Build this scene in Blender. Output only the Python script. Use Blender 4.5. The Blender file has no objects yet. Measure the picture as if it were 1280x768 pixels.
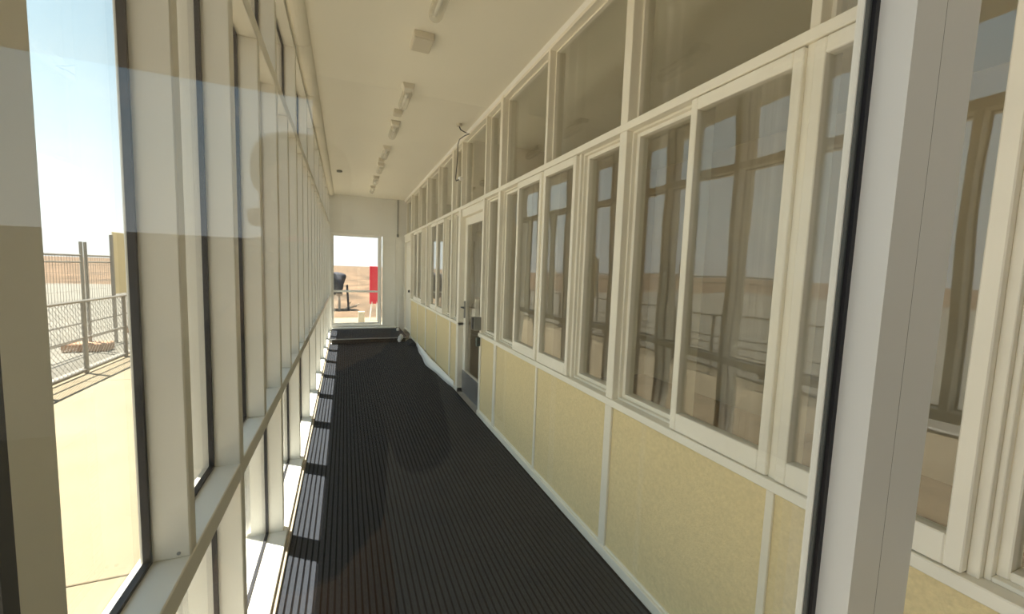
import bpy, bmesh, math, random
from mathutils import Vector, Matrix
random.seed(7)
S = bpy.context.scene
COL = S.collection

# ------------------------------------------------------------------ camera
W_, H_, F_ = 1280.0, 768.0, 507.24
VP, ROLL, EYE = (431.63, 331.92), 0.034, 1.6
d = Vector((VP[0] - W_ / 2, VP[1] - H_ / 2, F_)).normalized()          # corridor axis in camera axes (x right, y down, z ahead)
w = Vector((-ROLL, 1.0, 0.0)); w.z = -(w.x * d.x + w.y * d.y) / d.z; w.normalize()
xr = w.cross(d)
rows = (xr, d, -w)                                                       # world X, Y, Z seen from the camera
cam_d = bpy.data.cameras.new('camera'); cam = bpy.data.objects.new('camera', cam_d); COL.objects.link(cam)
right = Vector([r[0] for r in rows]); down = Vector([r[1] for r in rows]); fwd = Vector([r[2] for r in rows])
m3 = Matrix((right, -down, -fwd)).transposed()
cam.matrix_world = Matrix.Translation((0, 0, EYE)) @ m3.to_4x4()
cam_d.sensor_width = 36.0; cam_d.lens = F_ / W_ * 36.0; cam_d.clip_start = 0.02; cam_d.clip_end = 2000
S.camera = cam

# ------------------------------------------------------------------ view, world, sun
S.view_settings.view_transform = 'Standard'; S.view_settings.look = 'None'
S.view_settings.exposure = 1.64; S.view_settings.gamma = 1.0; S.view_settings.use_curve_mapping = False
S.cycles.max_bounces = 14; S.cycles.diffuse_bounces = 7; S.cycles.glossy_bounces = 6
S.cycles.transparent_max_bounces = 24; S.cycles.transmission_bounces = 8
S.cycles.caustics_reflective = False; S.cycles.caustics_refractive = False
S.cycles.sample_clamp_indirect = 6.0

wd = bpy.data.worlds.new('sky'); S.world = wd; wd.use_nodes = True
nt = wd.node_tree; nt.nodes.clear()
def N(t, kind, **kw):
    n = t.nodes.new(kind)
    for k, v in kw.items(): setattr(n, k, v)
    return n
tc = N(nt, 'ShaderNodeTexCoord'); sep = N(nt, 'ShaderNodeSeparateXYZ'); nt.links.new(tc.outputs['Generated'], sep.inputs[0])
rmp = N(nt, 'ShaderNodeValToRGB'); el = rmp.color_ramp.elements
el[0].position = 0.0; el[0].color = (0.86, 0.90, 0.90, 1)
el[1].position = 1.0; el[1].color = (0.24, 0.44, 0.72, 1)
for p, c in ((0.14, (0.74, 0.85, 0.88, 1)), (0.35, (0.48, 0.68, 0.81, 1)), (0.6, (0.38, 0.60, 0.80, 1))):
    e = el.new(p); e.color = c
nt.links.new(sep.outputs['Z'], rmp.inputs[0])
mp = N(nt, 'ShaderNodeMapping'); mp.inputs['Scale'].default_value = (2.2, 2.2, 11)
nz = N(nt, 'ShaderNodeTexNoise'); nz.inputs['Scale'].default_value = 1.3; nz.inputs['Detail'].default_value = 5
nt.links.new(tc.outputs['Generated'], mp.inputs[0]); nt.links.new(mp.outputs[0], nz.inputs[0])
cr = N(nt, 'ShaderNodeValToRGB'); cr.color_ramp.elements[0].position = 0.5; cr.color_ramp.elements[1].position = 0.8
cr.color_ramp.elements[1].color = (0.55, 0.55, 0.55, 1)
nt.links.new(nz.outputs[0], cr.inputs[0])
mx = N(nt, 'ShaderNodeMixRGB'); nt.links.new(cr.outputs[0], mx.inputs[0]); nt.links.new(rmp.outputs[0], mx.inputs[1])
mx.inputs[2].default_value = (0.92, 0.93, 0.93, 1)
bg = N(nt, 'ShaderNodeBackground'); bg.inputs['Strength'].default_value = 0.57
nt.links.new(mx.outputs[0], bg.inputs[0]); wo = N(nt, 'ShaderNodeOutputWorld'); nt.links.new(bg.outputs[0], wo.inputs[0])

sun_d = bpy.data.lights.new('sun_offscreen', 'SUN'); sun_d.energy = 10.0; sun_d.angle = math.radians(0.53); sun_d.color = (1.0, 0.95, 0.86)
sun = bpy.data.objects.new('sun_offscreen', sun_d); COL.objects.link(sun)
sdir = Vector((1.0, -0.72, -2.75))
sun.rotation_euler = sdir.to_track_quat('-Z', 'Y').to_euler(); sun.location = (-6, 8, 18)

# ------------------------------------------------------------------ materials
MATS = {}
def mat(name, col, rough=0.5, spec=0.5, metal=0.0, var=0.0, vscale=8.0, bump=0.0, bscale=60.0, stretch=(1, 1, 1), col2=None):
    if name in MATS: return MATS[name]
    m = bpy.data.materials.new(name); m.use_nodes = True; t = m.node_tree
    b = t.nodes['Principled BSDF']
    b.inputs['Base Color'].default_value = (*col, 1); b.inputs['Roughness'].default_value = rough
    b.inputs['Metallic'].default_value = metal; b.inputs['Specular IOR Level'].default_value = spec
    co = N(t, 'ShaderNodeTexCoord'); mpn = N(t, 'ShaderNodeMapping'); mpn.inputs['Scale'].default_value = stretch
    t.links.new(co.outputs['Object'], mpn.inputs[0])
    if var > 0:
        nn = N(t, 'ShaderNodeTexNoise'); nn.inputs['Scale'].default_value = vscale; nn.inputs['Detail'].default_value = 6
        t.links.new(mpn.outputs[0], nn.inputs[0])
        rr = N(t, 'ShaderNodeValToRGB'); a, c = rr.color_ramp.elements
        a.position, c.position = 0.3, 0.7
        lo = col2 if col2 else tuple(max(0, v * (1 - var)) for v in col)
        a.color = (*lo, 1); c.color = (*(col if col2 else tuple(min(1, v * (1 + var * .5)) for v in col)), 1)
        t.links.new(nn.outputs[0], rr.inputs[0]); t.links.new(rr.outputs[0], b.inputs['Base Color'])
    if bump > 0:
        n2 = N(t, 'ShaderNodeTexNoise'); n2.inputs['Scale'].default_value = bscale; n2.inputs['Detail'].default_value = 4
        t.links.new(mpn.outputs[0], n2.inputs[0])
        bp = N(t, 'ShaderNodeBump'); bp.inputs['Strength'].default_value = bump; bp.inputs['Distance'].default_value = 0.01
        t.links.new(n2.outputs[0], bp.inputs['Height']); t.links.new(bp.outputs[0], b.inputs['Normal'])
    MATS[name] = m; return m

def glass(name, tint, f0=0.045, dust=0.0, rough=0.0, wave=0.0):
    m = bpy.data.materials.new(name); m.use_nodes = True; t = m.node_tree; t.nodes.clear()
    out = N(t, 'ShaderNodeOutputMaterial'); tr = N(t, 'ShaderNodeBsdfTransparent'); tr.inputs[0].default_value = (*tint, 1)
    gl = N(t, 'ShaderNodeBsdfGlossy'); gl.inputs['Roughness'].default_value = rough; gl.inputs[0].default_value = (1, 1, 1, 1)
    lw = N(t, 'ShaderNodeLayerWeight'); lw.inputs['Blend'].default_value = 0.5
    pw = N(t, 'ShaderNodeMath', operation='POWER'); pw.inputs[1].default_value = 5
    ma = N(t, 'ShaderNodeMath', operation='MULTIPLY_ADD'); ma.inputs[1].default_value = 1 - f0; ma.inputs[2].default_value = f0
    mxs = N(t, 'ShaderNodeMixShader')
    t.links.new(lw.outputs['Facing'], pw.inputs[0]); t.links.new(pw.outputs[0], ma.inputs[0]); t.links.new(ma.outputs[0], mxs.inputs[0])
    t.links.new(tr.outputs[0], mxs.inputs[1]); t.links.new(gl.outputs[0], mxs.inputs[2])
    if wave > 0:
        co = N(t, 'ShaderNodeTexCoord'); nn = N(t, 'ShaderNodeTexNoise'); nn.inputs['Scale'].default_value = 2.2; nn.inputs['Detail'].default_value = 1
        t.links.new(co.outputs['Object'], nn.inputs[0])
        bp = N(t, 'ShaderNodeBump'); bp.inputs['Strength'].default_value = wave; bp.inputs['Distance'].default_value = 0.02
        t.links.new(nn.outputs[0], bp.inputs['Height']); t.links.new(bp.outputs[0], gl.inputs['Normal'])
    last = mxs
    if dust > 0:
        df = N(t, 'ShaderNodeBsdfDiffuse'); df.inputs[0].default_value = (0.8, 0.77, 0.68, 1)
        tl = N(t, 'ShaderNodeBsdfTranslucent'); tl.inputs[0].default_value = (0.8, 0.77, 0.68, 1)
        m1 = N(t, 'ShaderNodeMixShader'); m1.inputs[0].default_value = 0.5
        t.links.new(df.outputs[0], m1.inputs[1]); t.links.new(tl.outputs[0], m1.inputs[2])
        m2 = N(t, 'ShaderNodeMixShader'); m2.inputs[0].default_value = dust
        t.links.new(mxs.outputs[0], m2.inputs[1]); t.links.new(m1.outputs[0], m2.inputs[2]); last = m2
    t.links.new(last.outputs[0], out.inputs[0])
    MATS[name] = m; return m

mat('alu', (0.80, 0.785, 0.72), 0.38, 0.5, var=0.03, vscale=3)
mat('porchwall', (0.36, 0.34, 0.32), 0.8, 0.2, var=0.06, vscale=3)  # porch walls toned dark to cut the light bounced onto the door stile
mat('alu_post', (0.68, 0.69, 0.69), 0.4, 0.5, var=0.02, vscale=3)
mat('paint', (0.86, 0.82, 0.71), 0.42, 0.4, var=0.04, vscale=5, bump=0.05, bscale=40)
mat('panel', (0.80, 0.665, 0.38), 0.75, 0.25, var=0.10, vscale=70, bump=0.35, bscale=130)
mat('ceil', (0.90, 0.86, 0.745), 0.7, 0.3, var=0.02, vscale=2)
mat('endwall', (0.84, 0.83, 0.78), 0.55, 0.4, var=0.03, vscale=3)
mat('roomwall', (0.70, 0.63, 0.50), 0.8, 0.3, var=0.08, vscale=2)
mat('roomfloor', (0.34, 0.25, 0.17), 0.6, 0.3, var=0.2, vscale=3)
mat('gasket', (0.012, 0.012, 0.016), 0.5, 0.4)
mat('gasket_grey', (0.075, 0.085, 0.085), 0.5, 0.4)
mat('carpet', (0.003, 0.003, 0.004), 0.95, 0.1)
mat('rib', (0.035, 0.039, 0.048), 0.95, 0.12, var=0.4, vscale=260, bump=0.4, bscale=420)
mat('slab', (0.35, 0.33, 0.30), 0.85, 0.2, var=0.1, vscale=4)
mat('trim_brown', (0.36, 0.31, 0.24), 0.5, 0.5)
mat('steel', (0.30, 0.31, 0.32), 0.35, 0.5, metal=0.7)
mat('lampbody', (0.72, 0.68, 0.58), 0.45, 0.4)
lt = mat('lamp_tube', (0.9, 0.9, 0.85), 0.3, 0.5)
mat('box_grey', (0.66, 0.61, 0.50), 0.5, 0.4)
mat('black', (0.02, 0.02, 0.022), 0.45, 0.5)
mat('green_dark', (0.03, 0.055, 0.045), 0.4, 0.5)
mat('grey_box', (0.22, 0.22, 0.20), 0.4, 0.5)
mat('white', (0.85, 0.84, 0.80), 0.45, 0.4)
mat('apron', (0.205, 0.166, 0.110), 0.9, 0.2, var=0.10, vscale=1.6, bump=0.1, bscale=30)
mat('gravel', (0.15, 0.139, 0.117), 0.95, 0.1, var=0.2, vscale=1.2, bump=0.5, bscale=25)
mat('desert', (0.17, 0.108, 0.066), 0.95, 0.1, var=0.3, vscale=0.45, col2=(0.055, 0.040, 0.027), stretch=(1, 0.5, 1))
mat('galv', (0.22, 0.20, 0.17), 0.5, 0.4, metal=0.2)
mat('foot', (0.36, 0.20, 0.12), 0.8, 0.2, var=0.15, vscale=9)
mat('board', (0.72, 0.58, 0.32), 0.7, 0.2, var=0.06, vscale=4)
mat('red', (0.62, 0.02, 0.05), 0.45, 0.4)
mat('cream_block', (0.55, 0.50, 0.40), 0.85, 0.2, var=0.1, vscale=10)
mat('dark_heap', (0.035, 0.035, 0.045), 0.8, 0.2, var=0.4, vscale=6)
mat('pale_wood', (0.45, 0.38, 0.30), 0.8, 0.2, var=0.15, vscale=14)
mat('plastic', (0.82, 0.83, 0.85), 0.4, 0.5)
mat('roof', (0.5, 0.48, 0.43), 0.6, 0.3)
glass('glass_left', (0.97, 0.975, 0.965), 0.045)
glass('glass_right', (0.94, 0.945, 0.92), 0.06, wave=0.10)
glass('glass_front', (0.97, 0.975, 0.965), 0.04, dust=0.012)
glass('glass_end', (0.96, 0.97, 0.96), 0.04, dust=0.01)
glass('tube_clear', (0.93, 0.925, 0.90), 0.06, dust=0.2, rough=0.08)

# perforated pattern on the ceiling boards
t = MATS['ceil'].node_tree; b = t.nodes['Principled BSDF']
co = N(t, 'ShaderNodeTexCoord'); vo = N(t, 'ShaderNodeTexVoronoi'); vo.inputs['Scale'].default_value = 55; vo.inputs['Randomness'].default_value = 0.0
t.links.new(co.outputs['Object'], vo.inputs['Vector'])
rr = N(t, 'ShaderNodeValToRGB'); rr.color_ramp.elements[0].position = 0.18; rr.color_ramp.elements[1].position = 0.30
t.links.new(vo.outputs['Distance'], rr.inputs[0]); bp = N(t, 'ShaderNodeBump'); bp.inputs['Strength'].default_value = 0.25; bp.inputs['Distance'].default_value = 0.004
t.links.new(rr.outputs[0], bp.inputs['Height']); t.links.new(bp.outputs[0], b.inputs['Normal'])

# ------------------------------------------------------------------ builders
def new_obj(name, bm, m, parent=None):
    me = bpy.data.meshes.new(name); bm.to_mesh(me); bm.free()
    me.materials.append(MATS[m]); o = bpy.data.objects.new(name, me); COL.objects.link(o)
    if parent is not None: o.parent = parent; o.matrix_parent_inverse = Matrix.Translation(parent.location).inverted()
    return o
def badd(bm, x0, x1, y0, y1, z0, z1):
    vs = [bm.verts.new(p) for p in ((x0, y0, z0), (x1, y0, z0), (x1, y1, z0), (x0, y1, z0), (x0, y0, z1), (x1, y0, z1), (x1, y1, z1), (x0, y1, z1))]
    return [bm.faces.new([vs[i] for i in q]) for q in ((3, 2, 1, 0), (4, 5, 6, 7), (0, 1, 5, 4), (1, 2, 6, 5), (2, 3, 7, 6), (3, 0, 4, 7))]
def bev(bm, r):
    if r > 0: bmesh.ops.bevel(bm, geom=bm.edges[:], offset=r, segments=1, affect='EDGES', profile=0.5)
def box(name, m, x0, x1, y0, y1, z0, z1, parent=None, r=0.0):
    bm = bmesh.new(); badd(bm, x0, x1, y0, y1, z0, z1); bev(bm, r); return new_obj(name, bm, m, parent)
def boxes(name, m, L, parent=None, r=0.0):
    bm = bmesh.new()
    for q in L: badd(bm, *q)
    bev(bm, r); return new_obj(name, bm, m, parent)
def frame_x(name, m, xa, xb, y0, y1, z0, z1, t, parent=None, r=0.0, tb=None, tt=None):
    """rectangular ring in the YZ plane, thick from xa to xb"""
    tb = t if tb is None else tb; tt = t if tt is None else tt
    return boxes(name, m, [(xa, xb, y0, y0 + t, z0, z1), (xa, xb, y1 - t, y1, z0, z1), (xa, xb, y0 + t, y1 - t, z0, z0 + tb), (xa, xb, y0 + t, y1 - t, z1 - tt, z1)], parent, r)
def tube(bm, p, q, r, n=6, cap=True):
    p, q = Vector(p), Vector(q); a = (q - p).normalized()
    u = a.orthogonal().normalized(); v = a.cross(u)
    A, B = [], []
    for i in range(n):
        th = 2 * math.pi * (i + .5) / n; o = (u * math.cos(th) + v * math.sin(th)) * r
        A.append(bm.verts.new(p + o)); B.append(bm.verts.new(q + o))
    for i in range(n): bm.faces.new((A[i], A[(i + 1) % n], B[(i + 1) % n], B[i]))
    if cap: bm.faces.new(A[::-1]); bm.faces.new(B)
def tubes(name, m, L, parent=None, n=6, cap=True, smooth=False):
    bm = bmesh.new()
    for p, q, r in L: tube(bm, p, q, r, n, cap)
    bmesh.ops.recalc_face_normals(bm, faces=bm.faces[:])
    if smooth:
        for f in bm.faces: f.smooth = len(f.verts) == 4
    return new_obj(name, bm, m, parent)
def sweep(name, m, pts, r, parent=None, n=6):
    bm = bmesh.new(); P = [Vector(p) for p in pts]; rings = []
    u = None
    for i, p in enumerate(P):
        a = (P[min(i + 1, len(P) - 1)] - P[max(i - 1, 0)]).normalized()
        u = a.orthogonal().normalized() if u is None else (u - a * u.dot(a)).normalized()
        v = a.cross(u)
        rings.append([bm.verts.new(p + (u * math.cos(2 * math.pi * k / n) + v * math.sin(2 * math.pi * k / n)) * r) for k in range(n)])
    for A, B in zip(rings, rings[1:]):
        for k in range(n): bm.faces.new((A[k], A[(k + 1) % n], B[(k + 1) % n], B[k])).smooth = True
    bm.faces.new(rings[0][::-1]); bm.faces.new(rings[-1])
    return new_obj(name, bm, m, parent)
def prism(name, m, poly, axis, a, b, parent=None, r=0.0):
    """extrude a 2-D outline along an axis; poly in the two other axes (x,y,z order)"""
    bm = bmesh.new()
    def P(q, t):
        return {'x': (t, q[0], q[1]), 'y': (q[0], t, q[1]), 'z': (q[0], q[1], t)}[axis]
    A = [bm.verts.new(P(q, a)) for q in poly]; B = [bm.verts.new(P(q, b)) for q in poly]
    k = len(poly)
    for i in range(k): bm.faces.new((A[i], A[(i + 1) % k], B[(i + 1) % k], B[i]))
    bm.faces.new(A[::-1]); bm.faces.new(B)
    bmesh.ops.recalc_face_normals(bm, faces=bm.faces[:]); bev(bm, r)
    return new_obj(name, bm, m, parent)
def empty(name, loc=(0, 0, 0)):
    o = bpy.data.objects.new(name, None); COL.objects.link(o); o.location = loc; o.empty_display_size = 0.05; return o
def tag(o, label, cat, group=None, kind=None):
    o['label'] = label; o['category'] = cat
    if group: o['group'] = group
    if kind: o['kind'] = kind
    return o
ORD = ['first', 'second', 'third', 'fourth', 'fifth', 'sixth', 'seventh', 'eighth', 'ninth', 'tenth', 'eleventh', 'twelfth']

XR, XL, XG = 1.356, -0.335, -0.42          # faces of the right and left wall, glass plane of the left wall
ZC, YE = 3.23, 10.4                         # ceiling height, end wall
YB = -3.6                                   # how far the covered porch runs back

# ------------------------------------------------------------------ shell
o = box('floor', 'slab', -0.62, 4.6, YB, YE + 0.5, -0.12, 0.0); tag(o, 'concrete floor slab under the dark carpet', 'floor', kind='structure')
o = box('ceiling', 'ceil', -0.36, 4.6, YB, YE + 0.15, ZC, ZC + 0.06); tag(o, 'long cream perforated ceiling above the corridor', 'ceiling', kind='structure')
o = box('roof', 'roof', -1.345, 4.75, YB - 1.05, YE + 0.9, 3.42, 3.55); tag(o, 'flat roof slab with an eave over the glazed wall', 'roof', kind='structure')
# rooms behind the right wall
o = box('wall_room_back', 'roomwall', 4.45, 4.6, YB, YE + 0.15, 0, ZC); tag(o, 'dim tan back wall inside the rooms behind the windows', 'wall', kind='structure')
o = box('wall_room_end', 'roomwall', XR + 0.14, 4.45, YE, YE + 0.15, 0, ZC); tag(o, 'tan end wall of the far room behind the windows', 'wall', kind='structure')
o = box('wall_room_front', 'roomwall', XR + 0.14, 4.45, YB, YB + 0.15, 0, ZC); tag(o, 'tan front wall of the near room behind the windows', 'wall', kind='structure')
o = box('wall_room_partition', 'roomwall', XR + 0.16, 4.45, 5.12, 5.24, 0, ZC); tag(o, 'tan cross wall dividing the rooms beside the corridor door', 'wall', kind='structure')
o = box('floor_room', 'roomfloor', XR + 0.13, 4.45, YB + 0.15, YE, 0.0, 0.02); tag(o, 'dark brown floor inside the rooms behind the windows', 'floor', kind='structure')
o = box('roof_porch', 'roof', -4.2, -1.35, YB - 1.05, -0.4, 3.42, 3.55); tag(o, 'wider flat roof over the open porch behind the partition', 'roof', kind='structure')
o = box('wall_porch_low', 'porchwall', -4.2, -0.27, YB - 1.0, YB - .88, -0.1, 1.85); tag(o, 'low rendered wall at the open back of the porch', 'wall', kind='structure')
o = box('wall_porch_back', 'porchwall', -0.26, XR + 0.13, YB, YB + 0.12, 0, ZC); tag(o, 'unseen dark grey wall added to cut light at the back of the covered porch', 'wall', kind='structure')  # added out of view; blocks skylight and trims the sky mirrored in the leaf

# ------------------------------------------------------------------ left wall: aluminium curtain wall
wl = empty('wall_left', (XL, 5.0, 0)); tag(wl, 'white aluminium framed glass wall along the sunny side', 'wall', kind='structure')
MW = 0.05
maj = [0.585] + [1.59 + 0.955 * k for k in range(10)]       # near faces of the full-depth mullions
ZB, ZR0, ZR1, ZT0, ZT1, ZTOP = 0.055, 0.845, 0.907, 2.53, 2.59, 3.17
Y0, Y1 = maj[0] + 0.035, YE
for y in maj: box('mullion', 'alu', -0.53, XL, y, y + (MW if y > 1 else 0.085), 0.0, ZTOP + 0.06, wl, 0.003)
mids = []
for a, c in zip(maj, maj[1:] + [YE]):
    if c - a < 0.5: continue
    ym = (a + c) / 2 + (0.0 if a > 1 else 0.022)
    mids.append(ym); box('half_mullion', 'alu', XG - .012, XL - 0.002, ym, ym + 0.04, ZR1, ZT0, wl, 0.003)
for nm, z0, z1, x0, x1 in (('bottom_sill', 0.0, ZB, -0.53, XL + 0.022), ('rail', ZR0, ZR1, -0.443, XL - 0.001), ('transom', ZT0, ZT1, -0.50, XL - 0.001), ('top_rail', ZTOP, ZC, -0.53, XL - 0.004)):
    box(nm, 'alu', x0, x1, Y0 + MW, Y1, z0, z1, wl, 0.003)
tr = box('edge_trim', 'trim_brown', XL + 0.022, XL + 0.04, Y0 + MW, Y1, 0.0, 0.03, wl, 0.002); tr['label'] = 'brown metal trim along the carpet edge'
def pane_left(y0, y1, z0, z1):
    p = box('glass_pane', 'glass_left', XG - 0.004, XG + 0.004, y0 + 0.004, y1 - 0.004, z0 + 0.004, z1 - 0.004, wl)
    g = frame_x('gasket', 'gasket', XG - 0.003, XG + 0.011, y0, y1, z0, z1, 0.009, p)
for a, c in zip(maj, maj[1:] + [YE]):
    ya, yc = a + (MW if a > 1 else 0.085), c
    if yc - ya < 0.1: continue
    pane_left(ya, yc, ZB, ZR0); pane_left(ya, yc, ZT1, ZTOP)
    mm = [q for q in mids if ya < q < yc]
    if mm: pane_left(ya, mm[0], ZR1, ZT0); pane_left(mm[0] + 0.04, yc, ZR1, ZT0)
    else: pane_left(ya, yc, ZR1, ZT0)
for y in mids[:1]:
    tubes('screw', 'steel', [((XL - 0.025, y, ZR1 + 0.012), (XL - 0.025, y - 0.002, ZR1 + 0.012), 0.004)], wl, 8)

# ribbed cornice cover between the glass wall and the ceiling
tr1 = empty('trim_1', (XL, 5, ZC)); tag(tr1, 'cream rounded cornice cover above the glass wall', 'trim', kind='structure')
cs = [Y0 + MW] + maj[1:] + [YE]
for a, c in zip(cs, cs[1:]):
    poly = [(XL - 0.005, ZC), (XL - 0.005, ZC - 0.035)]
    for k in range(7):
        th = math.pi / 2 * k / 6
        poly.append((XL + 0.02 + 0.085 * math.sin(th), ZC - 0.045 * math.cos(th)))
    prism('cornice_piece', 'ceil', poly, 'y', a + 0.003, c - 0.003, tr1)

# ------------------------------------------------------------------ right wall: painted timber windows over cream panels
wr = empty('wall_right', (XR, 5.0, 0)); tag(wr, 'white timber framed window wall over cream panels', 'wall', kind='structure')
y1, MOD = 1.824, 1.862
P = lambda k: y1 + (k - 1) * MOD / 2                       # odd k wide posts, even k thin joints
XO = XR + 0.13                                             # outer face of the frame
ZS0, ZS1, ZTR0, ZTR1, ZCL = 0.88, 0.918, 2.345, 2.385, 3.185
DOOR = (4.19, 5.06)
D2 = (9.36, 10.3)
yspan = (YB + 0.15, YE)
def segs(y0, y1, cut):
    return [(y0, cut[0][0])] + [(cut[i][1], cut[i + 1][0]) for i in range(len(cut) - 1)] + [(cut[-1][1], y1)]
posts = [k for k in range(-5, 10, 2)]
for k in posts:
    y = P(k)
    box('post', 'paint', XR - 0.006, XO, y - 0.03, y + 0.03, 0.0, ZC, wr, 0.003)
evens = [k for k in range(-4, 10, 2) if not DOOR[0] - 0.1 < P(k) < DOOR[1] + 0.1]
for k in evens:
    y = P(k)
    box('joint_post', 'paint', XR + 0.004, XO, y - 0.016, y + 0.016, ZS1, ZC, wr, 0.002)
    box('joint_strip', 'paint', XR - 0.002, XR + 0.03, y - 0.014, y + 0.014, 0.0, ZS0, wr, 0.002)
box('post', 'paint', XR - 0.004, XO, DOOR[0] - 0.05, DOOR[0], 0, ZTR0, wr, 0.003)
box('post', 'paint', XR - 0.012, XO, DOOR[1], DOOR[1] + 0.10, 0, ZTR0, wr, 0.003)
for y in DOOR[0] - 0.03, DOOR[1] + 0.05: box('joint_post', 'paint', XR + 0.004, XO, y - 0.016, y + 0.016, ZTR1, ZC, wr, 0.002)
for a, c in segs(*yspan, [DOOR, D2]):
    for nm, z0, z1, xx in (('sill', ZS0, ZS1, XR - 0.018), ('baseboard', 0.0, 0.055, XR - 0.014)):
        box(nm, 'paint', xx, XO, a, c, z0, z1, wr, 0.003)
box('transom', 'paint', XR - 0.012, XO, yspan[0], yspan[1], ZTR0, ZTR1, wr, 0.003)
box('head_rail', 'paint', XR + 0.0, XO, yspan[0], yspan[1], ZCL, ZC, wr, 0.003)
prism('ceiling_bead', 'white', [(XR - 0.02, ZC), (XR, ZC - 0.022), (XR + .002, ZC)], 'y', yspan[0], yspan[1], wr)
# bays: between neighbouring posts / joints
edges = []
for k in range(-4, 10): 
    if k % 2: edges.append((P(k), 0.03))
    elif k in evens: edges.append((P(k), 0.016))
edges += [(DOOR[0] - 0.025, 0.025), (DOOR[1] + 0.05, 0.05), (D2[0] - 0.02, 0.02)]
edges = sorted(e for e in edges if e[0] < D2[0])
wn = 0
def clerestory(y0, y1):
    box('clerestory_pane', 'glass_right', XR + 0.072, XR + 0.078, y0 + .001, y1 - .001, ZTR1 + .001, ZCL - .001, wr)
    frame_x('clerestory_bead', 'paint', XR + 0.05, XR + 0.10, y0, y1, ZTR1, ZCL, 0.014, wr, 0.002)
def fixed(y0, y1, label):
    global wn; wn += 1
    wnd = empty('window_%d' % wn, (XR + 0.07, (y0 + y1) / 2, ZS1)); tag(wnd, label, 'window', kind='structure')
    frame_x('outer_frame', 'paint', XR + 0.03, XR + 0.085, y0 + .0005, y1 - .0005, ZS1 + .0005, ZTR0 - .0005, 0.012, wnd, 0.002)
    frame_x('inner_frame', 'paint', XR + 0.05, XR + 0.11, y0 + 0.012, y1 - 0.012, ZS1 + .012, ZTR0 - .012, 0.022, wnd, 0.003)
    box('pane', 'glass_right', XR + 0.077, XR + 0.083, y0 + 0.03, y1 - 0.03, ZS1 + 0.03, ZTR0 - 0.03, wnd)
def sash(y0, y1, label):
    global wn; wn += 1
    wnd = empty('window_%d' % wn, (XR, (y0 + y1) / 2, ZS1)); tag(wnd, label, 'window', kind='structure')
    xa, xb, z0, z1, s = XR - 0.012, XR + 0.032, ZS1 + 0.004, ZTR0 - 0.006, 0.034
    for a, c in ((y0, y0 + s), (y1 - s, y1)): box('stile', 'paint', xa, xb, a, c, z0, z1, wnd, 0.003)
    box('bottom_rail', 'paint', xa, xb, y0 + s, y1 - s, z0, z0 + 0.078, wnd, 0.003)
    box('top_rail', 'paint', xa, xb, y0 + s, y1 - s, z1 - 0.05, z1, wnd, 0.003)
    box('pane', 'glass_right', XR + 0.010, XR + 0.016, y0 + s - .004, y1 - s + .004, z0 + 0.074, z1 - 0.046, wnd)
spots = []
for (ya, ha), (yb, hb) in zip(edges, edges[1:]):
    y0_, y1_ = ya + ha, yb - hb
    if y1_ - y0_ < 0.15 or (ya < 4.6 < yb): continue
    box('base_panel', 'panel', XR + 0.008, XR + 0.05, y0_ - (.012 if ha < .02 else 0), y1_ + (.012 if hb < .02 else 0), 0.055, ZS0, wr)
    boxes('cover_bead', 'paint', [(XR + .002, XR + .012, y0_, y1_, 0.055, 0.066)], wr)
    if y1_ - y0_ < 0.62: spots.append(('f', y0_, y1_)); continue
    ym = (y0_ + y1_) / 2
    # sash leans against the thin joint, fixed light against the wide post
    thin_first = ha < 0.02
    if thin_first: spots += [('s', y0_, ym + .012), ('f', ym + .034, y1_)]; box('divider', 'paint', XR + 0.012, XO, ym + .0125, ym + .034, ZS1, ZTR0, wr, 0.002)
    else: spots += [('f', y0_, ym - .034), ('s', ym - .012, y1_)]; box('divider', 'paint', XR + 0.012, XO, ym - .034, ym - .0125, ZS1, ZTR0, wr, 0.002)
spots = [s for s in spots if s[2] > -0.9]
cl_edges = sorted(e for e in edges + [(YE + .0, 0.0)])
for (ya, ha), (yb, hb) in zip(cl_edges, cl_edges[1:]):
    if yb > -1.0 and yb - ya > 0.2: clerestory(ya + ha, yb - hb)
near_f = [s for s in spots if s[0] == 'f' and s[2] < DOOR[0]][::-1]; near_s = [s for s in spots if s[0] == 's' and s[2] < DOOR[0]][::-1]
far_f = [s for s in spots if s[0] == 'f' and s[1] > DOOR[1]]; far_s = [s for s in spots if s[0] == 's' and s[1] > DOOR[1]]
for i, s in enumerate(near_f): fixed(s[1], s[2], 'recessed fixed window, %s from the corridor door towards the entrance door leaf' % ORD[i])
for i, s in enumerate(near_s): sash(s[1], s[2], 'white opening sash, %s from the corridor door towards the entrance door leaf' % ORD[i])
for i, s in enumerate(far_f): fixed(s[1], s[2], 'recessed fixed window, %s beyond the corridor door towards the end wall' % ORD[i])
for i, s in enumerate(far_s): sash(s[1], s[2], 'white opening sash, %s beyond the corridor door towards the end wall' % ORD[i])

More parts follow.
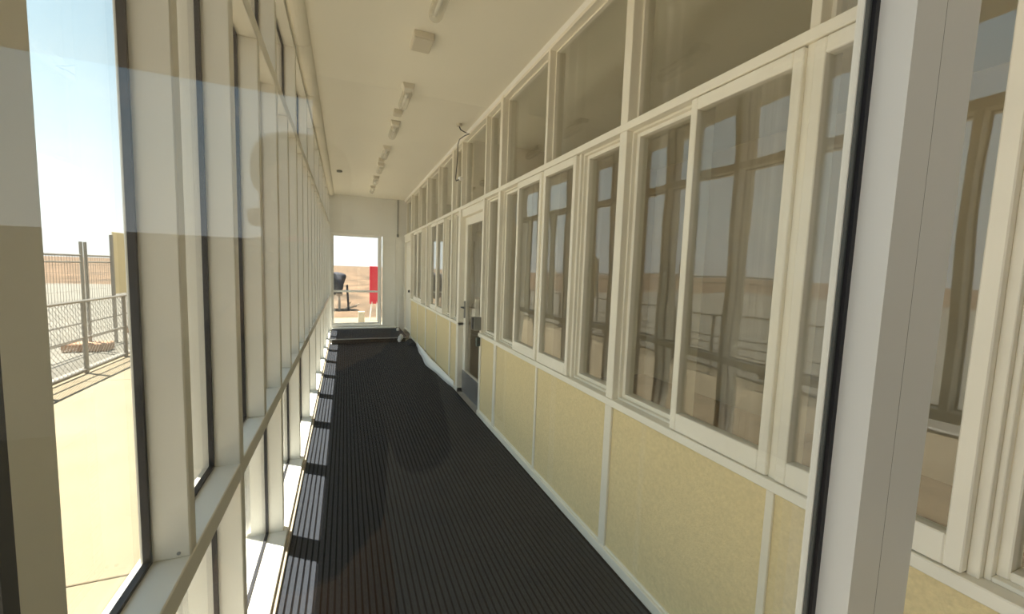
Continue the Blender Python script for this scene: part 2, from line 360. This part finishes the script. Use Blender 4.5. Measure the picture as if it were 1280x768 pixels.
# glazed door in the right wall
dr = empty('door_1', (XR + 0.08, (DOOR[0] + DOOR[1]) / 2, 0)); tag(dr, 'white framed glazed corridor door with grey kick plate', 'door', kind='structure')
a, c = DOOR[0] + 0.004, DOOR[1] - 0.004; xa, xb = XR + 0.055, XR + 0.095
for q in ((a, a + .10), (c - .10, c)): box('stile', 'paint', xa, xb, q[0], q[1], 0.01, 2.25, dr, 0.003)
box('top_rail', 'paint', xa, xb, a + .10, c - .10, 2.15, 2.25, dr, 0.003)
box('bottom_rail', 'paint', xa, xb, a + .10, c - .10, 0.01, 0.30, dr, 0.003)
box('kick_plate', 'steel', xa - .006, xa, a + .01, c - .01, 0.02, 0.30, dr)
box('pane', 'glass_right', xa + .017, xa + .023, a + .10, c - .10, 0.30, 2.15, dr)
box('door_head', 'paint', XR + .01, XO, DOOR[0], DOOR[1], 2.254, ZTR0, dr, 0.003)
h = box('lock_plate', 'grey_box', xa - .012, xa - .0001, c - .085, c - .045, 0.98, 1.2, dr, 0.002)
tubes('lever', 'black', [((xa - .01, c - .065, 1.12), (xa - .055, c - .065, 1.12), 0.008), ((xa - .05, c - .065, 1.12), (xa - .05, c - .19, 1.12), 0.009)], h)
# far plain door in the right wall, next to the end wall
dr2 = empty('door_2', (XR + 0.04, (D2[0] + D2[1]) / 2, 0.11)); tag(dr2, 'plain white door in the window wall beside the end wall', 'door', kind='structure')
box('leaf', 'paint', XR + .03, XR + .07, D2[0] + .04, D2[1] - .04, 0.115, 2.2, dr2, 0.003)
frame_x('door_frame', 'paint', XR - .006, XO, D2[0], D2[1], 0.11, ZTR0, 0.038, dr2, 0.002, tb=0.004, tt=0.14)
tubes('door_knob', 'black', [((XR + .03, D2[0] + .1, 1.06), (XR - .03, D2[0] + .1, 1.06), 0.028)], dr2, 10)
box('keyhole_plate', 'black', XR + .02, XR + .03, D2[0] + .075, D2[0] + .125, 0.84, 0.95, dr2, .002)

# ------------------------------------------------------------------ end wall with glazed door
DX0, DX1, SX1, DZ0, DZ1 = -0.295, 0.775, 0.84, 0.20, 2.33
we = empty('wall_end', (0.5, YE, 0)); tag(we, 'white wall closing the far end of the corridor', 'wall', kind='structure')
boxes('wall_face', 'endwall', [(XL - .19, DX0 - .03, YE, YE + .14, 0, ZC), (SX1 + .03, XR + .14, YE, YE + .14, 0, ZC), (DX0 - .03, SX1 + .03, YE, YE + .14, DZ1 + .03, ZC), (DX0 - .03, SX1 + .03, YE, YE + .14, 0, DZ0 - .05)], we)
box('corner_strip', 'white', SX1 + 0.28, SX1 + 0.305, YE - .012, YE, 0.11, 2.3, we, .002)
d3 = empty('door_3', ((DX0 + DX1) / 2, YE, DZ0 - .05)); tag(d3, 'sunlit glazed door at the far end of the corridor', 'door', kind='structure')
boxes('door_frame', 'white', [(DX0 - .03, DX0, YE - .01, YE + .1, DZ0 - .05, DZ1 + .03), (SX1, SX1 + .03, YE - .01, YE + .1, DZ0 - .05, DZ1 + .03), (DX0, SX1, YE - .01, YE + .1, DZ1, DZ1 + .03), (DX0, SX1, YE - .02, YE + .1, DZ0 - .05, DZ0 - .02)], d3, .002)
for q in ((DX0 + .002, DX0 + .042), (DX1 - .042, DX1)): box('stile', 'white', q[0], q[1], YE + .02, YE + .06, DZ0 - .015, DZ1 - .004, d3, .002)
for q in ((DZ0 - .015, DZ0 + .03), (DZ1 - .045, DZ1 - .004)): box('rail', 'white', DX0 + .042, DX1 - .042, YE + .02, YE + .06, q[0], q[1], d3, .002)
box('push_rail', 'white', DX0 + .042, DX1 - .042, YE + .015, YE + .065, 0.965, 1.01, d3, .004)
box('mullion', 'white', DX1 + .004, DX1 + .04, YE + .0, YE + .08, DZ0 - .02, DZ1, d3, .002)
box('pane', 'glass_end', DX0 + .04, DX1 - .04, YE + .037, YE + .043, DZ0 + .02, DZ1 - .035, d3)
box('side_pane', 'glass_end', DX1 + .04, SX1, YE + .037, YE + .043, DZ0 - .02, DZ1, d3)

# ------------------------------------------------------------------ glazed entrance door leaf in front of the camera
PY = 0.286
wp = empty('door_4', (0.1, PY, 0)); tag(wp, 'big clear glass entrance door leaf with grey aluminium stile', 'door', kind='structure')
box('stile', 'alu_post', 0.528, 0.582, 0.248, 0.292, 0.012, ZC - .02, wp)
box('stile_seal', 'gasket', 0.582, 0.5832, 0.2482, 0.292, 0.012, ZC - .02, wp)
box('closing_stile', 'alu_post', 0.5832, 0.650, 0.248, 0.292, 0.012, ZC - .02, wp)
box('gasket', 'gasket', 0.521, 0.528, PY - .006, PY + .006, 0.06, ZC - .06, wp)
box('gasket', 'gasket_grey', 0.512, 0.521, PY - .002, PY + .007, 0.06, ZC - .06, wp)
box('edge_bead', 'white', 0.5102, 0.512, PY - .001, PY + .006, 0.06, ZC - .06, wp)
box('pane', 'glass_front', -0.66, 0.516, PY - .003, PY + .003, 0.06, ZC - .06, wp)
box('bottom_rail', 'alu_post', -0.66, 0.528, .252, .29, 0.012, 0.06, wp, .002)
box('head_rail', 'alu_post', -0.66, 0.528, .252, .29, ZC - .06, ZC - .02, wp, .002)
box('stile', 'alu_post', -0.76, -0.66, .248, .292, 0.012, ZC - .02, wp, .002)
box('gasket', 'gasket', XL - .03, XL + .003, .562, .585, 0.0, ZC - .05, wl)

# ------------------------------------------------------------------ carpet, platform
cp = empty('corridor_carpet', (0.5, 4.7, 0)); tag(cp, 'long charcoal ribbed carpet running down the corridor', 'carpet')
CX0, CX1, CYA, CYB = XL + 0.042, XR - 0.016, 0.65, 8.86
box('backing', 'carpet', CX0, CX1, CYA, CYB, 0.0, 0.004, cp)
pitch = 0.0305
def ribs(par, x0, x1, y0, y1, z, hgt, name='rib'):
    bm = bmesh.new(); badd(bm, 0, .0205, y0, y1, 0, hgt)
    me = None; x = x0 + 0.004
    while x + .0205 < x1:
        if me is None:
            o = new_obj(name, bm, 'rib', par); me = o.data
        else:
            o = bpy.data.objects.new(name, me); COL.objects.link(o); o.parent = par; o.matrix_parent_inverse = Matrix.Translation(par.location).inverted()
        o.location = (x, 0, z); x += pitch
ribs(cp, CX0, CX1, CYA, CYB, 0.004, 0.006)
pf = empty('raised_platform', (0.5, 9.5, 0)); tag(pf, 'low carpeted platform step in front of the end door', 'platform')
box('deck', 'carpet', XL + 0.045, XR - 0.12, 8.80, YE - .025, 0.085, 0.105, pf)
box('lip', 'steel', XL + 0.045, XR - 0.12, 8.785, 8.80, 0.095, 0.117, pf, .003)
for q in (8.87, 9.9): box('support', 'black', XL + 0.08, XR - 0.16, q, q + .06, 0, 0.085, pf)
ribs(pf, XL + .047, XR - .122, 8.80, 10.2, 0.105, 0.010)
th = box('threshold', 'alu', XL + 0.045, XR - .2, 10.2, YE - .022, 0.105, 0.135, pf, .004)
mt = prism('mat_offcut', 'rib', [(1.16, 0.011), (1.335, 0.011), (1.335, 0.05), (1.31, 0.085), (1.27, 0.09), (1.22, 0.06), (1.19, 0.03), (1.16, 0.02)], 'y', 8.3, 8.76)
tag(mt, 'black offcut of mat curled against the right wall', 'mat')
# crumpled white bag
bm = bmesh.new(); bmesh.ops.create_icosphere(bm, subdivisions=3, radius=1)
for v in bm.verts:
    n = v.co.normalized(); k = 1 + 0.35 * math.sin(7 * n.x + 5 * n.z) * math.cos(6 * n.y - 3 * n.z) + random.uniform(-.12, .12)
    v.co = Vector((n.x * .055 * k, n.y * .05 * k, n.z * .085 * k))
mz = min(v.co.z for v in bm.verts)
bg_ = new_obj('plastic_bag', bm, 'plastic'); bg_.scale = (.75, .75, .95); bg_.location = (1.07, 8.70, 0.011 - mz * .95 + .008); bg_.rotation_euler = (0.2, .3, 0)
tag(bg_, 'crumpled white plastic bag lying against the platform step', 'bag')
# slim stanchion on the platform
st = empty('slim_stanchion', (1.14, 9.75, 0.115)); tag(st, 'thin white upright pole standing on the carpeted platform', 'pole')
tubes('pole', 'white', [((1.14, 9.75, .14), (1.14, 9.75, .92), .012)], st, 8)
tubes('foot', 'white', [((1.14, 9.75, .115), (1.14, 9.75, .165), .035)], st, 12)
# loose skirting bowing out of the right wall
bm = bmesh.new(); ring = []
for i in range(33):
    s = i / 32; y = 5.2 + s * 3.05; bow = 0.105 * math.sin(math.pi * min(1, s * 1.0)) ** 1.2 + .012 * math.sin(s * 17)
    bow = max(.004, bow * (0.6 + .4 * math.cos((s - .35) * 2)))
    top = (XR - .017 - bow * .25, y, .105); bot = (XR - .020 - bow, y, .012)
    mid = (XR - .019 - bow * .5, y, .05)
    ring.append([bm.verts.new(p) for p in (top, mid, bot)] + [bm.verts.new((p[0] + .003, p[1], p[2])) for p in (bot, mid, top)])
for A, B in zip(ring, ring[1:]):
    for k in range(6): bm.faces.new((A[k], A[(k + 1) % 6], B[(k + 1) % 6], B[k])).smooth = True
bm.faces.new(ring[0]); bm.faces.new(ring[-1][::-1]); bmesh.ops.recalc_face_normals(bm, faces=bm.faces[:])
sk = new_obj('loose_skirting', bm, 'white'); tag(sk, 'pale vinyl skirting strip bowing away from cream panels beyond the door', 'skirting')

# ------------------------------------------------------------------ ceiling fittings
ys = [8.88, 7.9, 6.88, 5.88, 4.85, 3.84, 2.27]
LX = 0.525
def lamp(y, L, label):
    r = empty('ceiling_light', (LX, y, ZC)); tag(r, label, 'ceiling light', 'row of ceiling lights')
    bm = bmesh.new()                                       # wedge shaped end box with the batten spine
    for p in (((-.055, 0, 0), (.055, 0, 0), (.038, 0, -.05), (-.038, 0, -.05), (-.055, .11, 0), (.055, .11, 0), (.03, .11, -.045), (-.03, .11, -.045)),):
        vs = [bm.verts.new((LX + q[0], y + q[1], ZC + q[2])) for q in p]
        for q in ((0, 1, 2, 3), (7, 6, 5, 4), (0, 4, 5, 1), (1, 5, 6, 2), (2, 6, 7, 3), (3, 7, 4, 0)): bm.faces.new([vs[i] for i in q])
    bmesh.ops.recalc_face_normals(bm, faces=bm.faces[:]); bev(bm, .003)
    new_obj('end_box', bm, 'lampbody', r)
    box('spine', 'lampbody', LX - .022, LX + .022, y + .11, y + L - .03, ZC - .016, ZC, r, .002)
    # rounded clear diffuser tube
    bm = bmesh.new(); rings = []; n = 14
    prof = [(0.0, .045), (L - .16, .045), (L - .135, .040), (L - .118, .028), (L - .112, .012)]
    for s, rad in prof:
        rings.append([bm.verts.new((LX + rad * math.cos(2 * math.pi * k / n), y + .10 + s, ZC - .052 + rad * math.sin(2 * math.pi * k / n))) for k in range(n)])
    for A, B in zip(rings, rings[1:]):
        for k in range(n): bm.faces.new((A[k], A[(k + 1) % n], B[(k + 1) % n], B[k])).smooth = True
    bm.faces.new(rings[-1]); bmesh.ops.recalc_face_normals(bm, faces=bm.faces[:])
    df = new_obj('diffuser', bm, 'tube_clear', r)
    tubes('fluorescent_tube', 'lamp_tube', [((LX, y + .11, ZC - .052), (LX, y + L - .05, ZC - .052), .013)], df, 10, smooth=True)
for i, y in enumerate(ys): lamp(y, 0.47, '%s batten light on the ceiling counting from the end wall' % ORD[i].capitalize())
for y, lab in ((2.99, 'square cream junction box between the two ceiling lights closest to the entrance door leaf'), (4.5, 'cream junction box on the ceiling nearly level with the corridor door'), (6.58, 'cream junction box on the ceiling beyond the corridor door')):
    r = empty('junction_box', (0.51, y, ZC)); tag(r, lab, 'junction box', 'ceiling junction boxes')
    k = (.07, .2) if y < 4 else (.042, .1)
    box('cover', 'box_grey', 0.51 - k[0], 0.51 + k[0], y, y + k[1], ZC - .045, ZC, r, .004); box('lid', 'box_grey', 0.517 - k[0], 0.503 + k[0], y + .007, y + k[1] - .007, ZC - .05, ZC - .045, r, .002)
sd = tubes('ceiling_sensor', 'grey_box', [((-0.09, 7.8, ZC), (-.09, 7.8, ZC - .03), .045)], None, 14); tag(sd, 'small round grey sensor on the ceiling near the cornice', 'sensor')
# dangling cable in front of the clerestory
cb = empty('hanging_cable', (1.2, 4.6, ZC)); tag(cb, 'loose dark cable hanging from a ceiling hook beside the clerestory', 'cable')
tubes('hook', 'box_grey', [((1.19, 4.62, ZC), (1.19, 4.62, ZC - .03), .03)], cb, 10)
pts = [(1.19, 4.62, ZC - .03), (1.20, 4.60, ZC - .07), (1.24, 4.52, ZC - .12), (1.27, 4.48, ZC - .14), (1.24, 4.55, ZC - .14), (1.21, 4.68, ZC - .15), (1.205, 4.73, ZC - .2), (1.21, 4.74, ZC - .32), (1.205, 4.76, ZC - .45), (1.2, 4.78, ZC - .57), (1.205, 4.77, ZC - .6), (1.235, 4.70, ZC - .585)]
sweep('wire', 'black', pts, .006, cb)
tubes('plug', 'white', [((1.235, 4.72, ZC - .575), (1.235, 4.64, ZC - .60), .022)], cb, 8)
# conduit in the far corner
cd = empty('wall_conduit', (1.2, YE - .02, 3.2)); tag(cd, 'thin dark conduit running down the end wall corner', 'conduit')
tubes('pipe', 'grey_box', [((1.19, YE - .015, ZC), (1.19, YE - .015, 2.38), .011)], cd, 6)
box('fitting', 'grey_box', 1.165, 1.215, YE - .04, YE, 2.33, 2.40, cd, .004)
# door entry boxes
eb = empty('entry_box', (XR - .04, DOOR[0] - .02, 1.0)); tag(eb, 'grey and black square box mounted beside the corridor door at sill level', 'switch')
box('body', 'black', XR - .10, XR - .004, DOOR[0] - .04, DOOR[0] + .002, 0.955, 1.09, eb, .004)
box('face_plate', 'grey_box', XR - .085, XR - .004, DOOR[0] - .055, DOOR[0] - .04, 0.95, 1.095, eb, .004)
eg = empty('exit_button', (XR - .03, DOOR[0] - .02, .8)); tag(eg, 'dark green button box beneath the sill beside the corridor door', 'switch')
box('body', 'green_dark', XR - .045, XR - .004, DOOR[0] - .048, DOOR[0] - .002, 0.775, 0.87, eg, .004)
tubes('button', 'black', [((XR - .024, DOOR[0] - .048, .82), (XR - .024, DOOR[0] - .055, .82), .014)], eg, 10)

# ------------------------------------------------------------------ outside
GZ = -0.10
o = box('ground_desert', 'desert', -900, 900, -700, 1200, GZ - 0.25, GZ - 0.05); tag(o, 'wide flat brown desert plain reaching the horizon', 'ground', kind='structure')
o = box('ground_gravel', 'gravel', -40, -3.62, -6, 34, GZ - .05, GZ - .02); tag(o, 'pale grey gravel yard behind the low chain link fence', 'ground', kind='structure')
ap = empty('ground_apron', (-2, 5, GZ)); tag(ap, 'sunlit beige concrete apron beside the glazed wall', 'ground', kind='structure')
sy = [-8.0, -4.9, -1.8, 2.66, 7.2, 11.6, 14.2]
for a, c in zip(sy, sy[1:]): box('slab', 'apron', -3.6, -0.625, a + .005, c - .005, GZ - .05, GZ, ap, .004)
box('slab', 'apron', -0.62, 5.0, YE + .51, 14.2, GZ - .05, GZ, ap, .004)
box('slab', 'apron', -0.62, 5.0, -8, YB - .02, GZ - .05, GZ, ap, .004)
box('kerb', 'galv', -3.66, -3.56, -8, 14.2, GZ - .05, GZ + .04, ap, .008)  # coloured dark to stand for the fence's bottom rail and its painted-in shadow

# low chain-link fence
FX = -3.5
fl = empty('chain_link_fence', (FX, 8, GZ)); tag(fl, 'low chain link fence along the edge of the concrete apron', 'fence')
fy0, fy1, fh = 3.1, 14.0, 1.06
y = fy0
while y <= fy1: tubes('post', 'galv', [((FX, y, GZ), (FX, y, GZ + fh), .028)], fl, 8); y += 1.157
for z, r in ((fh, .022), (.53, .014), (.06, .018)): tubes('rail', 'galv', [((FX, fy0, GZ + z), (FX, fy1, GZ + z), r)], fl, 6)
bm = bmesh.new(); ps = 0.062; z0, z1 = GZ + .06, GZ + fh; hh = z1 - z0
yy = fy0 - hh
while yy < fy1:
    for s in (1, -1):
        a, c = (yy, z0), (yy + hh, z1)
        if s < 0: a, c = (yy, z1), (yy + hh, z0)
        t0 = max(0, (fy0 - a[0]) / hh); t1 = min(1, (fy1 - a[0]) / hh)
        if t1 - t0 > .02:
            f = lambda t: (FX, a[0] + hh * t, a[1] + (c[1] - a[1]) * t)
            tube(bm, f(t0), f(t1), .0026, 3, False)
    yy += ps * 1.414
m_ = new_obj('wire_mesh', bm, 'galv', fl); m_['kind'] = 'stuff'

# temporary mesh panels on block feet behind it
TX = -4.35
def temp_panel(y0, y1, label):
    r = empty('temporary_fence_panel', (TX, (y0 + y1) / 2, GZ)); tag(r, label, 'fence', 'temporary fence panels in the yard')
    for y in (y0, y1): tubes('post', 'galv', [((TX, y, GZ + .141), (TX, y, 1.86), .024)], r, 8)
    for z in (1.62, 1.5, 0.42, 0.12): tubes('rail', 'galv', [((TX, y0, z), (TX, y1, z), .016)], r, 6)
    bm = bmesh.new(); y = y0 + .075
    while y < y1: tube(bm, (TX, y, .12), (TX, y, 1.62), .0028, 4, False); y += .075
    z = .25
    while z < 1.6: tube(bm, (TX, y0, z), (TX, y1, z), .0022, 4, False); z += .15
    k = new_obj('wire_mesh', bm, 'galv', r); k['kind'] = 'stuff'
tp = [4.8, 7.28, 9.77, 12.12, 14.6]
for i, (a, c) in enumerate(zip(tp, tp[1:])):
    temp_panel(a, c - .13, ['tall temporary mesh panel standing %s along the low fence from the glass wall' % q for q in ('first', 'second', 'third', 'fourth')][i])
for i, y in enumerate(tp):
    r = box('fence_foot', 'foot', TX - .32, TX + .32, y - .21, y + .07, GZ - .02, GZ + .14, None, .02)
    tag(r, 'reddish brown block foot under the %s joint of the temporary fence' % ORD[i], 'fence foot', 'block feet of the temporary fence')
bd = empty('hoarding_board', (TX + .05, 11.2, .86)); tag(bd, 'plain cream yellow board fixed upright on the temporary fence', 'board')
box('sheet', 'board', TX + .035, TX + .055, 10.62, 11.95, 0.87, 2.11, bd, .003)
for y in (10.58, 11.84): box('batten', 'galv', TX + .02, TX + .06, y - .03, y + .03, GZ - .02, 2.05, bd, .003)

# things outside the end door
rs = empty('red_sign_board', (0.84, 13.5, GZ)); tag(rs, 'upright red board on pale legs outside the end door', 'sign')
box('panel', 'red', 0.705, 0.975, 13.48, 13.51, 0.42, 1.60, rs, .006)
bm = bmesh.new()
for x, t_ in ((.76, -.05), (.90, .03)): tube(bm, (x + t_, 13.46, GZ), (x + .02, 13.50, 0.5), .022, 6)
new_obj('leg', bm, 'white', rs)
bo = prism('stub_bollard', 'cream_block', [(0.335, 11.75), (0.475, 11.75), (0.485, 11.76), (0.485, 11.89), (0.475, 11.9), (0.335, 11.9), (0.325, 11.89), (0.325, 11.76)], 'z', GZ, 0.35)
tag(bo, 'short square cream concrete bollard outside the end door', 'bollard')
# dark covered heap on pale trestles
hp = empty('covered_heap', (-0.6, 17.5, GZ)); tag(hp, 'dark tarpaulin covered heap on pale trestles outside the end door', 'heap')
bm = bmesh.new(); bmesh.ops.create_icosphere(bm, subdivisions=4, radius=1)
for v in bm.verts:
    n = v.co.normalized(); k = 1 + .16 * math.sin(5 * n.x + 2 * n.y) * math.cos(4 * n.z + n.x) + .07 * math.sin(13 * n.x + 9 * n.z + 5 * n.y)
    sgn = lambda q, e: math.copysign(abs(q) ** e, q)
    v.co = Vector((-.72 + sgn(n.x, .6) * .68 * k, 17.5 + sgn(n.y, .7) * .5 * k, 0.86 + sgn(n.z, .6) * .50 * k))
for f in bm.faces: f.smooth = True
new_obj('tarpaulin', bm, 'dark_heap', hp)
for x in (-1.25, -.9, -.5, -.22): box('trestle_leg', 'pale_wood', x - .04, x + .04, 17.2, 17.3, GZ - .05, 0.5, hp, .005)
box('trestle_beam', 'pale_wood', -1.32, -.1, 17.15, 17.85, 0.42, 0.5, hp, .005)
for x in (-1.25, -.22): box('trestle_leg', 'pale_wood', x - .04, x + .04, 17.7, 17.8, GZ - .05, 0.42, hp, .005)
br = empty('broken_branch', (0.15, 17, GZ)); tag(br, 'broken dry branch lying on the sand beside the covered heap', 'branch')
tubes('stem', 'pale_wood', [((-.05, 17, GZ + .0), (.42, 17.1, GZ + .12), .03), ((.05, 17.02, GZ + .04), (.2, 16.95, GZ + .3), .02), ((.2, 17.05, GZ + .07), (.5, 16.9, GZ + .22), .016)], br, 6)
tubes('trunk', 'dark_heap', [((.12, 17.0, GZ - .04), (.06, 17.0, .85), .04)], br, 7)

# ------------------------------------------------------------------ the photographer, mirrored in the door leaf
def skin(name, m, chains, parent, sub=2, root=0):
    """chains: lists of (x, y, z, radius); a chain may start at the index of an existing vertex"""
    V, Ed, Rd = [], [], []
    for ch in chains:
        prev = None
        for q in ch:
            if isinstance(q, int): prev = q; continue
            V.append(q[:3]); Rd.append(q[3]); i = len(V) - 1
            if prev is not None: Ed.append((prev, i))
            prev = i
    me = bpy.data.meshes.new(name); me.from_pydata(V, Ed, []); o = bpy.data.objects.new(name, me); COL.objects.link(o)
    o.modifiers.new('skin', 'SKIN'); sk_ = o.modifiers.new('sub', 'SUBSURF'); sk_.levels = sub; sk_.render_levels = sub
    for v, r in zip(me.skin_vertices[0].data, Rd): v.radius = (r, r) if not isinstance(r, tuple) else r; v.use_root = False
    me.skin_vertices[0].data[root].use_root = True
    me.materials.append(MATS[m])
    if parent is not None: o.parent = parent; o.matrix_parent_inverse = Matrix.Translation(parent.location).inverted()
    return o
mat('skin', (0.42, 0.27, 0.19), 0.55, 0.4); mat('shirt', (0.10, 0.10, 0.11), 0.9, 0.1, var=.1, vscale=30); mat('trousers', (0.05, 0.055, 0.075), 0.9, 0.1); mat('hair', (0.03, 0.022, 0.016), 0.7, 0.3)
px, py = -0.075, -0.33
pe = empty('person', (px, py, 0)); tag(pe, 'person in dark clothes mirrored in the glass door, holding up a phone', 'person')
bd_ = [[(px, py, .96, (.155, .115)), (px, py, 1.1, (.15, .11)), (px, py + .005, 1.26, (.165, .115)), (px, py, 1.42, (.15, .10)), (px, py + .01, 1.50, .062), (px, py + .02, 1.58, .058), (px, py + .03, 1.66, (.075, .09)), (px, py + .03, 1.74, (.078, .096)), (px, py + .025, 1.81, (.055, .07))]]
for sx in (-1, 1):
    bd_.append([0, (px + sx * .10, py, .88, .10), (px + sx * .105, py + .02, .5, .066), (px + sx * .11, py - .01, .10, .045), (px + sx * .115, py + .11, .045, .042)])
    bd_.append([3, (px + sx * .185, py, 1.41, .062), (px + sx * .235, py + .06, 1.19, .048), (px + sx * .17, py + .21, 1.38, .036), (sx * .105 , -.075, 1.545, .028), (sx * .092, -.045, 1.585, .03)])
body = skin('body', 'skin', bd_, pe)
for sx in (-1, 1):
    for k, (dz, ln) in enumerate(((.028, .9), (.010, 1.0), (-.008, .95), (-.024, .8))):
        skin('finger', 'skin', [[(sx * .095, -.045, 1.592 + dz, .009), (sx * .104, -.022, 1.596 + dz, .0085), (sx * .098, -.012 , 1.597 + dz, .008), (sx * (.098 - .018 * ln), -.006, 1.597 + dz, .007)]], body, 1)
    skin('thumb', 'skin', [[(sx * .085, -.05, 1.562, .011), (sx * .07, -.036, 1.566, .010), (sx * .05, -.033, 1.575, .009)]], body, 1)
skin('shirt', 'shirt', [[(px, py, .93, (.175, .135)), (px, py, 1.1, (.168, .128)), (px, py + .005, 1.26, (.18, .132)), (px, py, 1.41, (.165, .115)), (px, py + .005, 1.475, .075)],
    *[[3, (px + q * .19, py, 1.405, .076), (px + q * .235, py + .06, 1.19, .064), (px + q * .17, py + .21, 1.38, .05), (q * .112, -.09, 1.53, .042)] for q in (-1, 1)]], pe)
skin('trousers', 'trousers', [[(px, py, .97, (.168, .128)), (px, py, .9, (.165, .125))], [1, (px - .10, py, .82, .11), (px - .105, py + .02, .5, .08), (px - .11, py - .01, .09, .062)], [1, (px + .10, py, .82, .11), (px + .105, py + .02, .5, .08), (px + .11, py - .01, .09, .062)]], pe)
for sx in (-1, 1): skin('shoe', 'black', [[(px + sx * .11, py - .05, .045, .045), (px + sx * .113, py + .05, .042, .045), (px + sx * .118, py + .16, .036, .036)]], pe)
skin('hair', 'hair', [[(px, py - .005, 1.70, (.088, .085)), (px, py + .005, 1.78, (.102, .112)), (px, py + .02, 1.85, (.075, .088))]], pe)
for sx in (-1, 1): skin('ear', 'skin', [[(px + sx * .072, py + .03, 1.665, .016), (px + sx * .076, py + .022, 1.70, .019)]], body, 1)
skin('nose', 'skin', [[(px, py + .118, 1.715, .010), (px, py + .135, 1.68, .014)]], body, 1)
for sx in (-1, 1): skin('eye', 'white', [[(px + sx * .032, py + .108, 1.712, .011), (px + sx * .036, py + .106, 1.712, .010)]], body, 1)
skin('mouth', 'red', [[(px - .02, py + .11, 1.64, .006), (px, py + .115, 1.64, .007), (px + .02, py + .11, 1.64, .006)]], body, 1)
ph = empty('mobile_phone', (0, -.02, 1.59)); tag(ph, 'black phone held up in both hands behind the glass door', 'phone')
box('case', 'black', -.08, .08, -.022, -.0135, 1.552, 1.628, ph, .002)
box('screen', 'grey_box', -.076, .076, -.0226, -.022, 1.556, 1.624, ph)
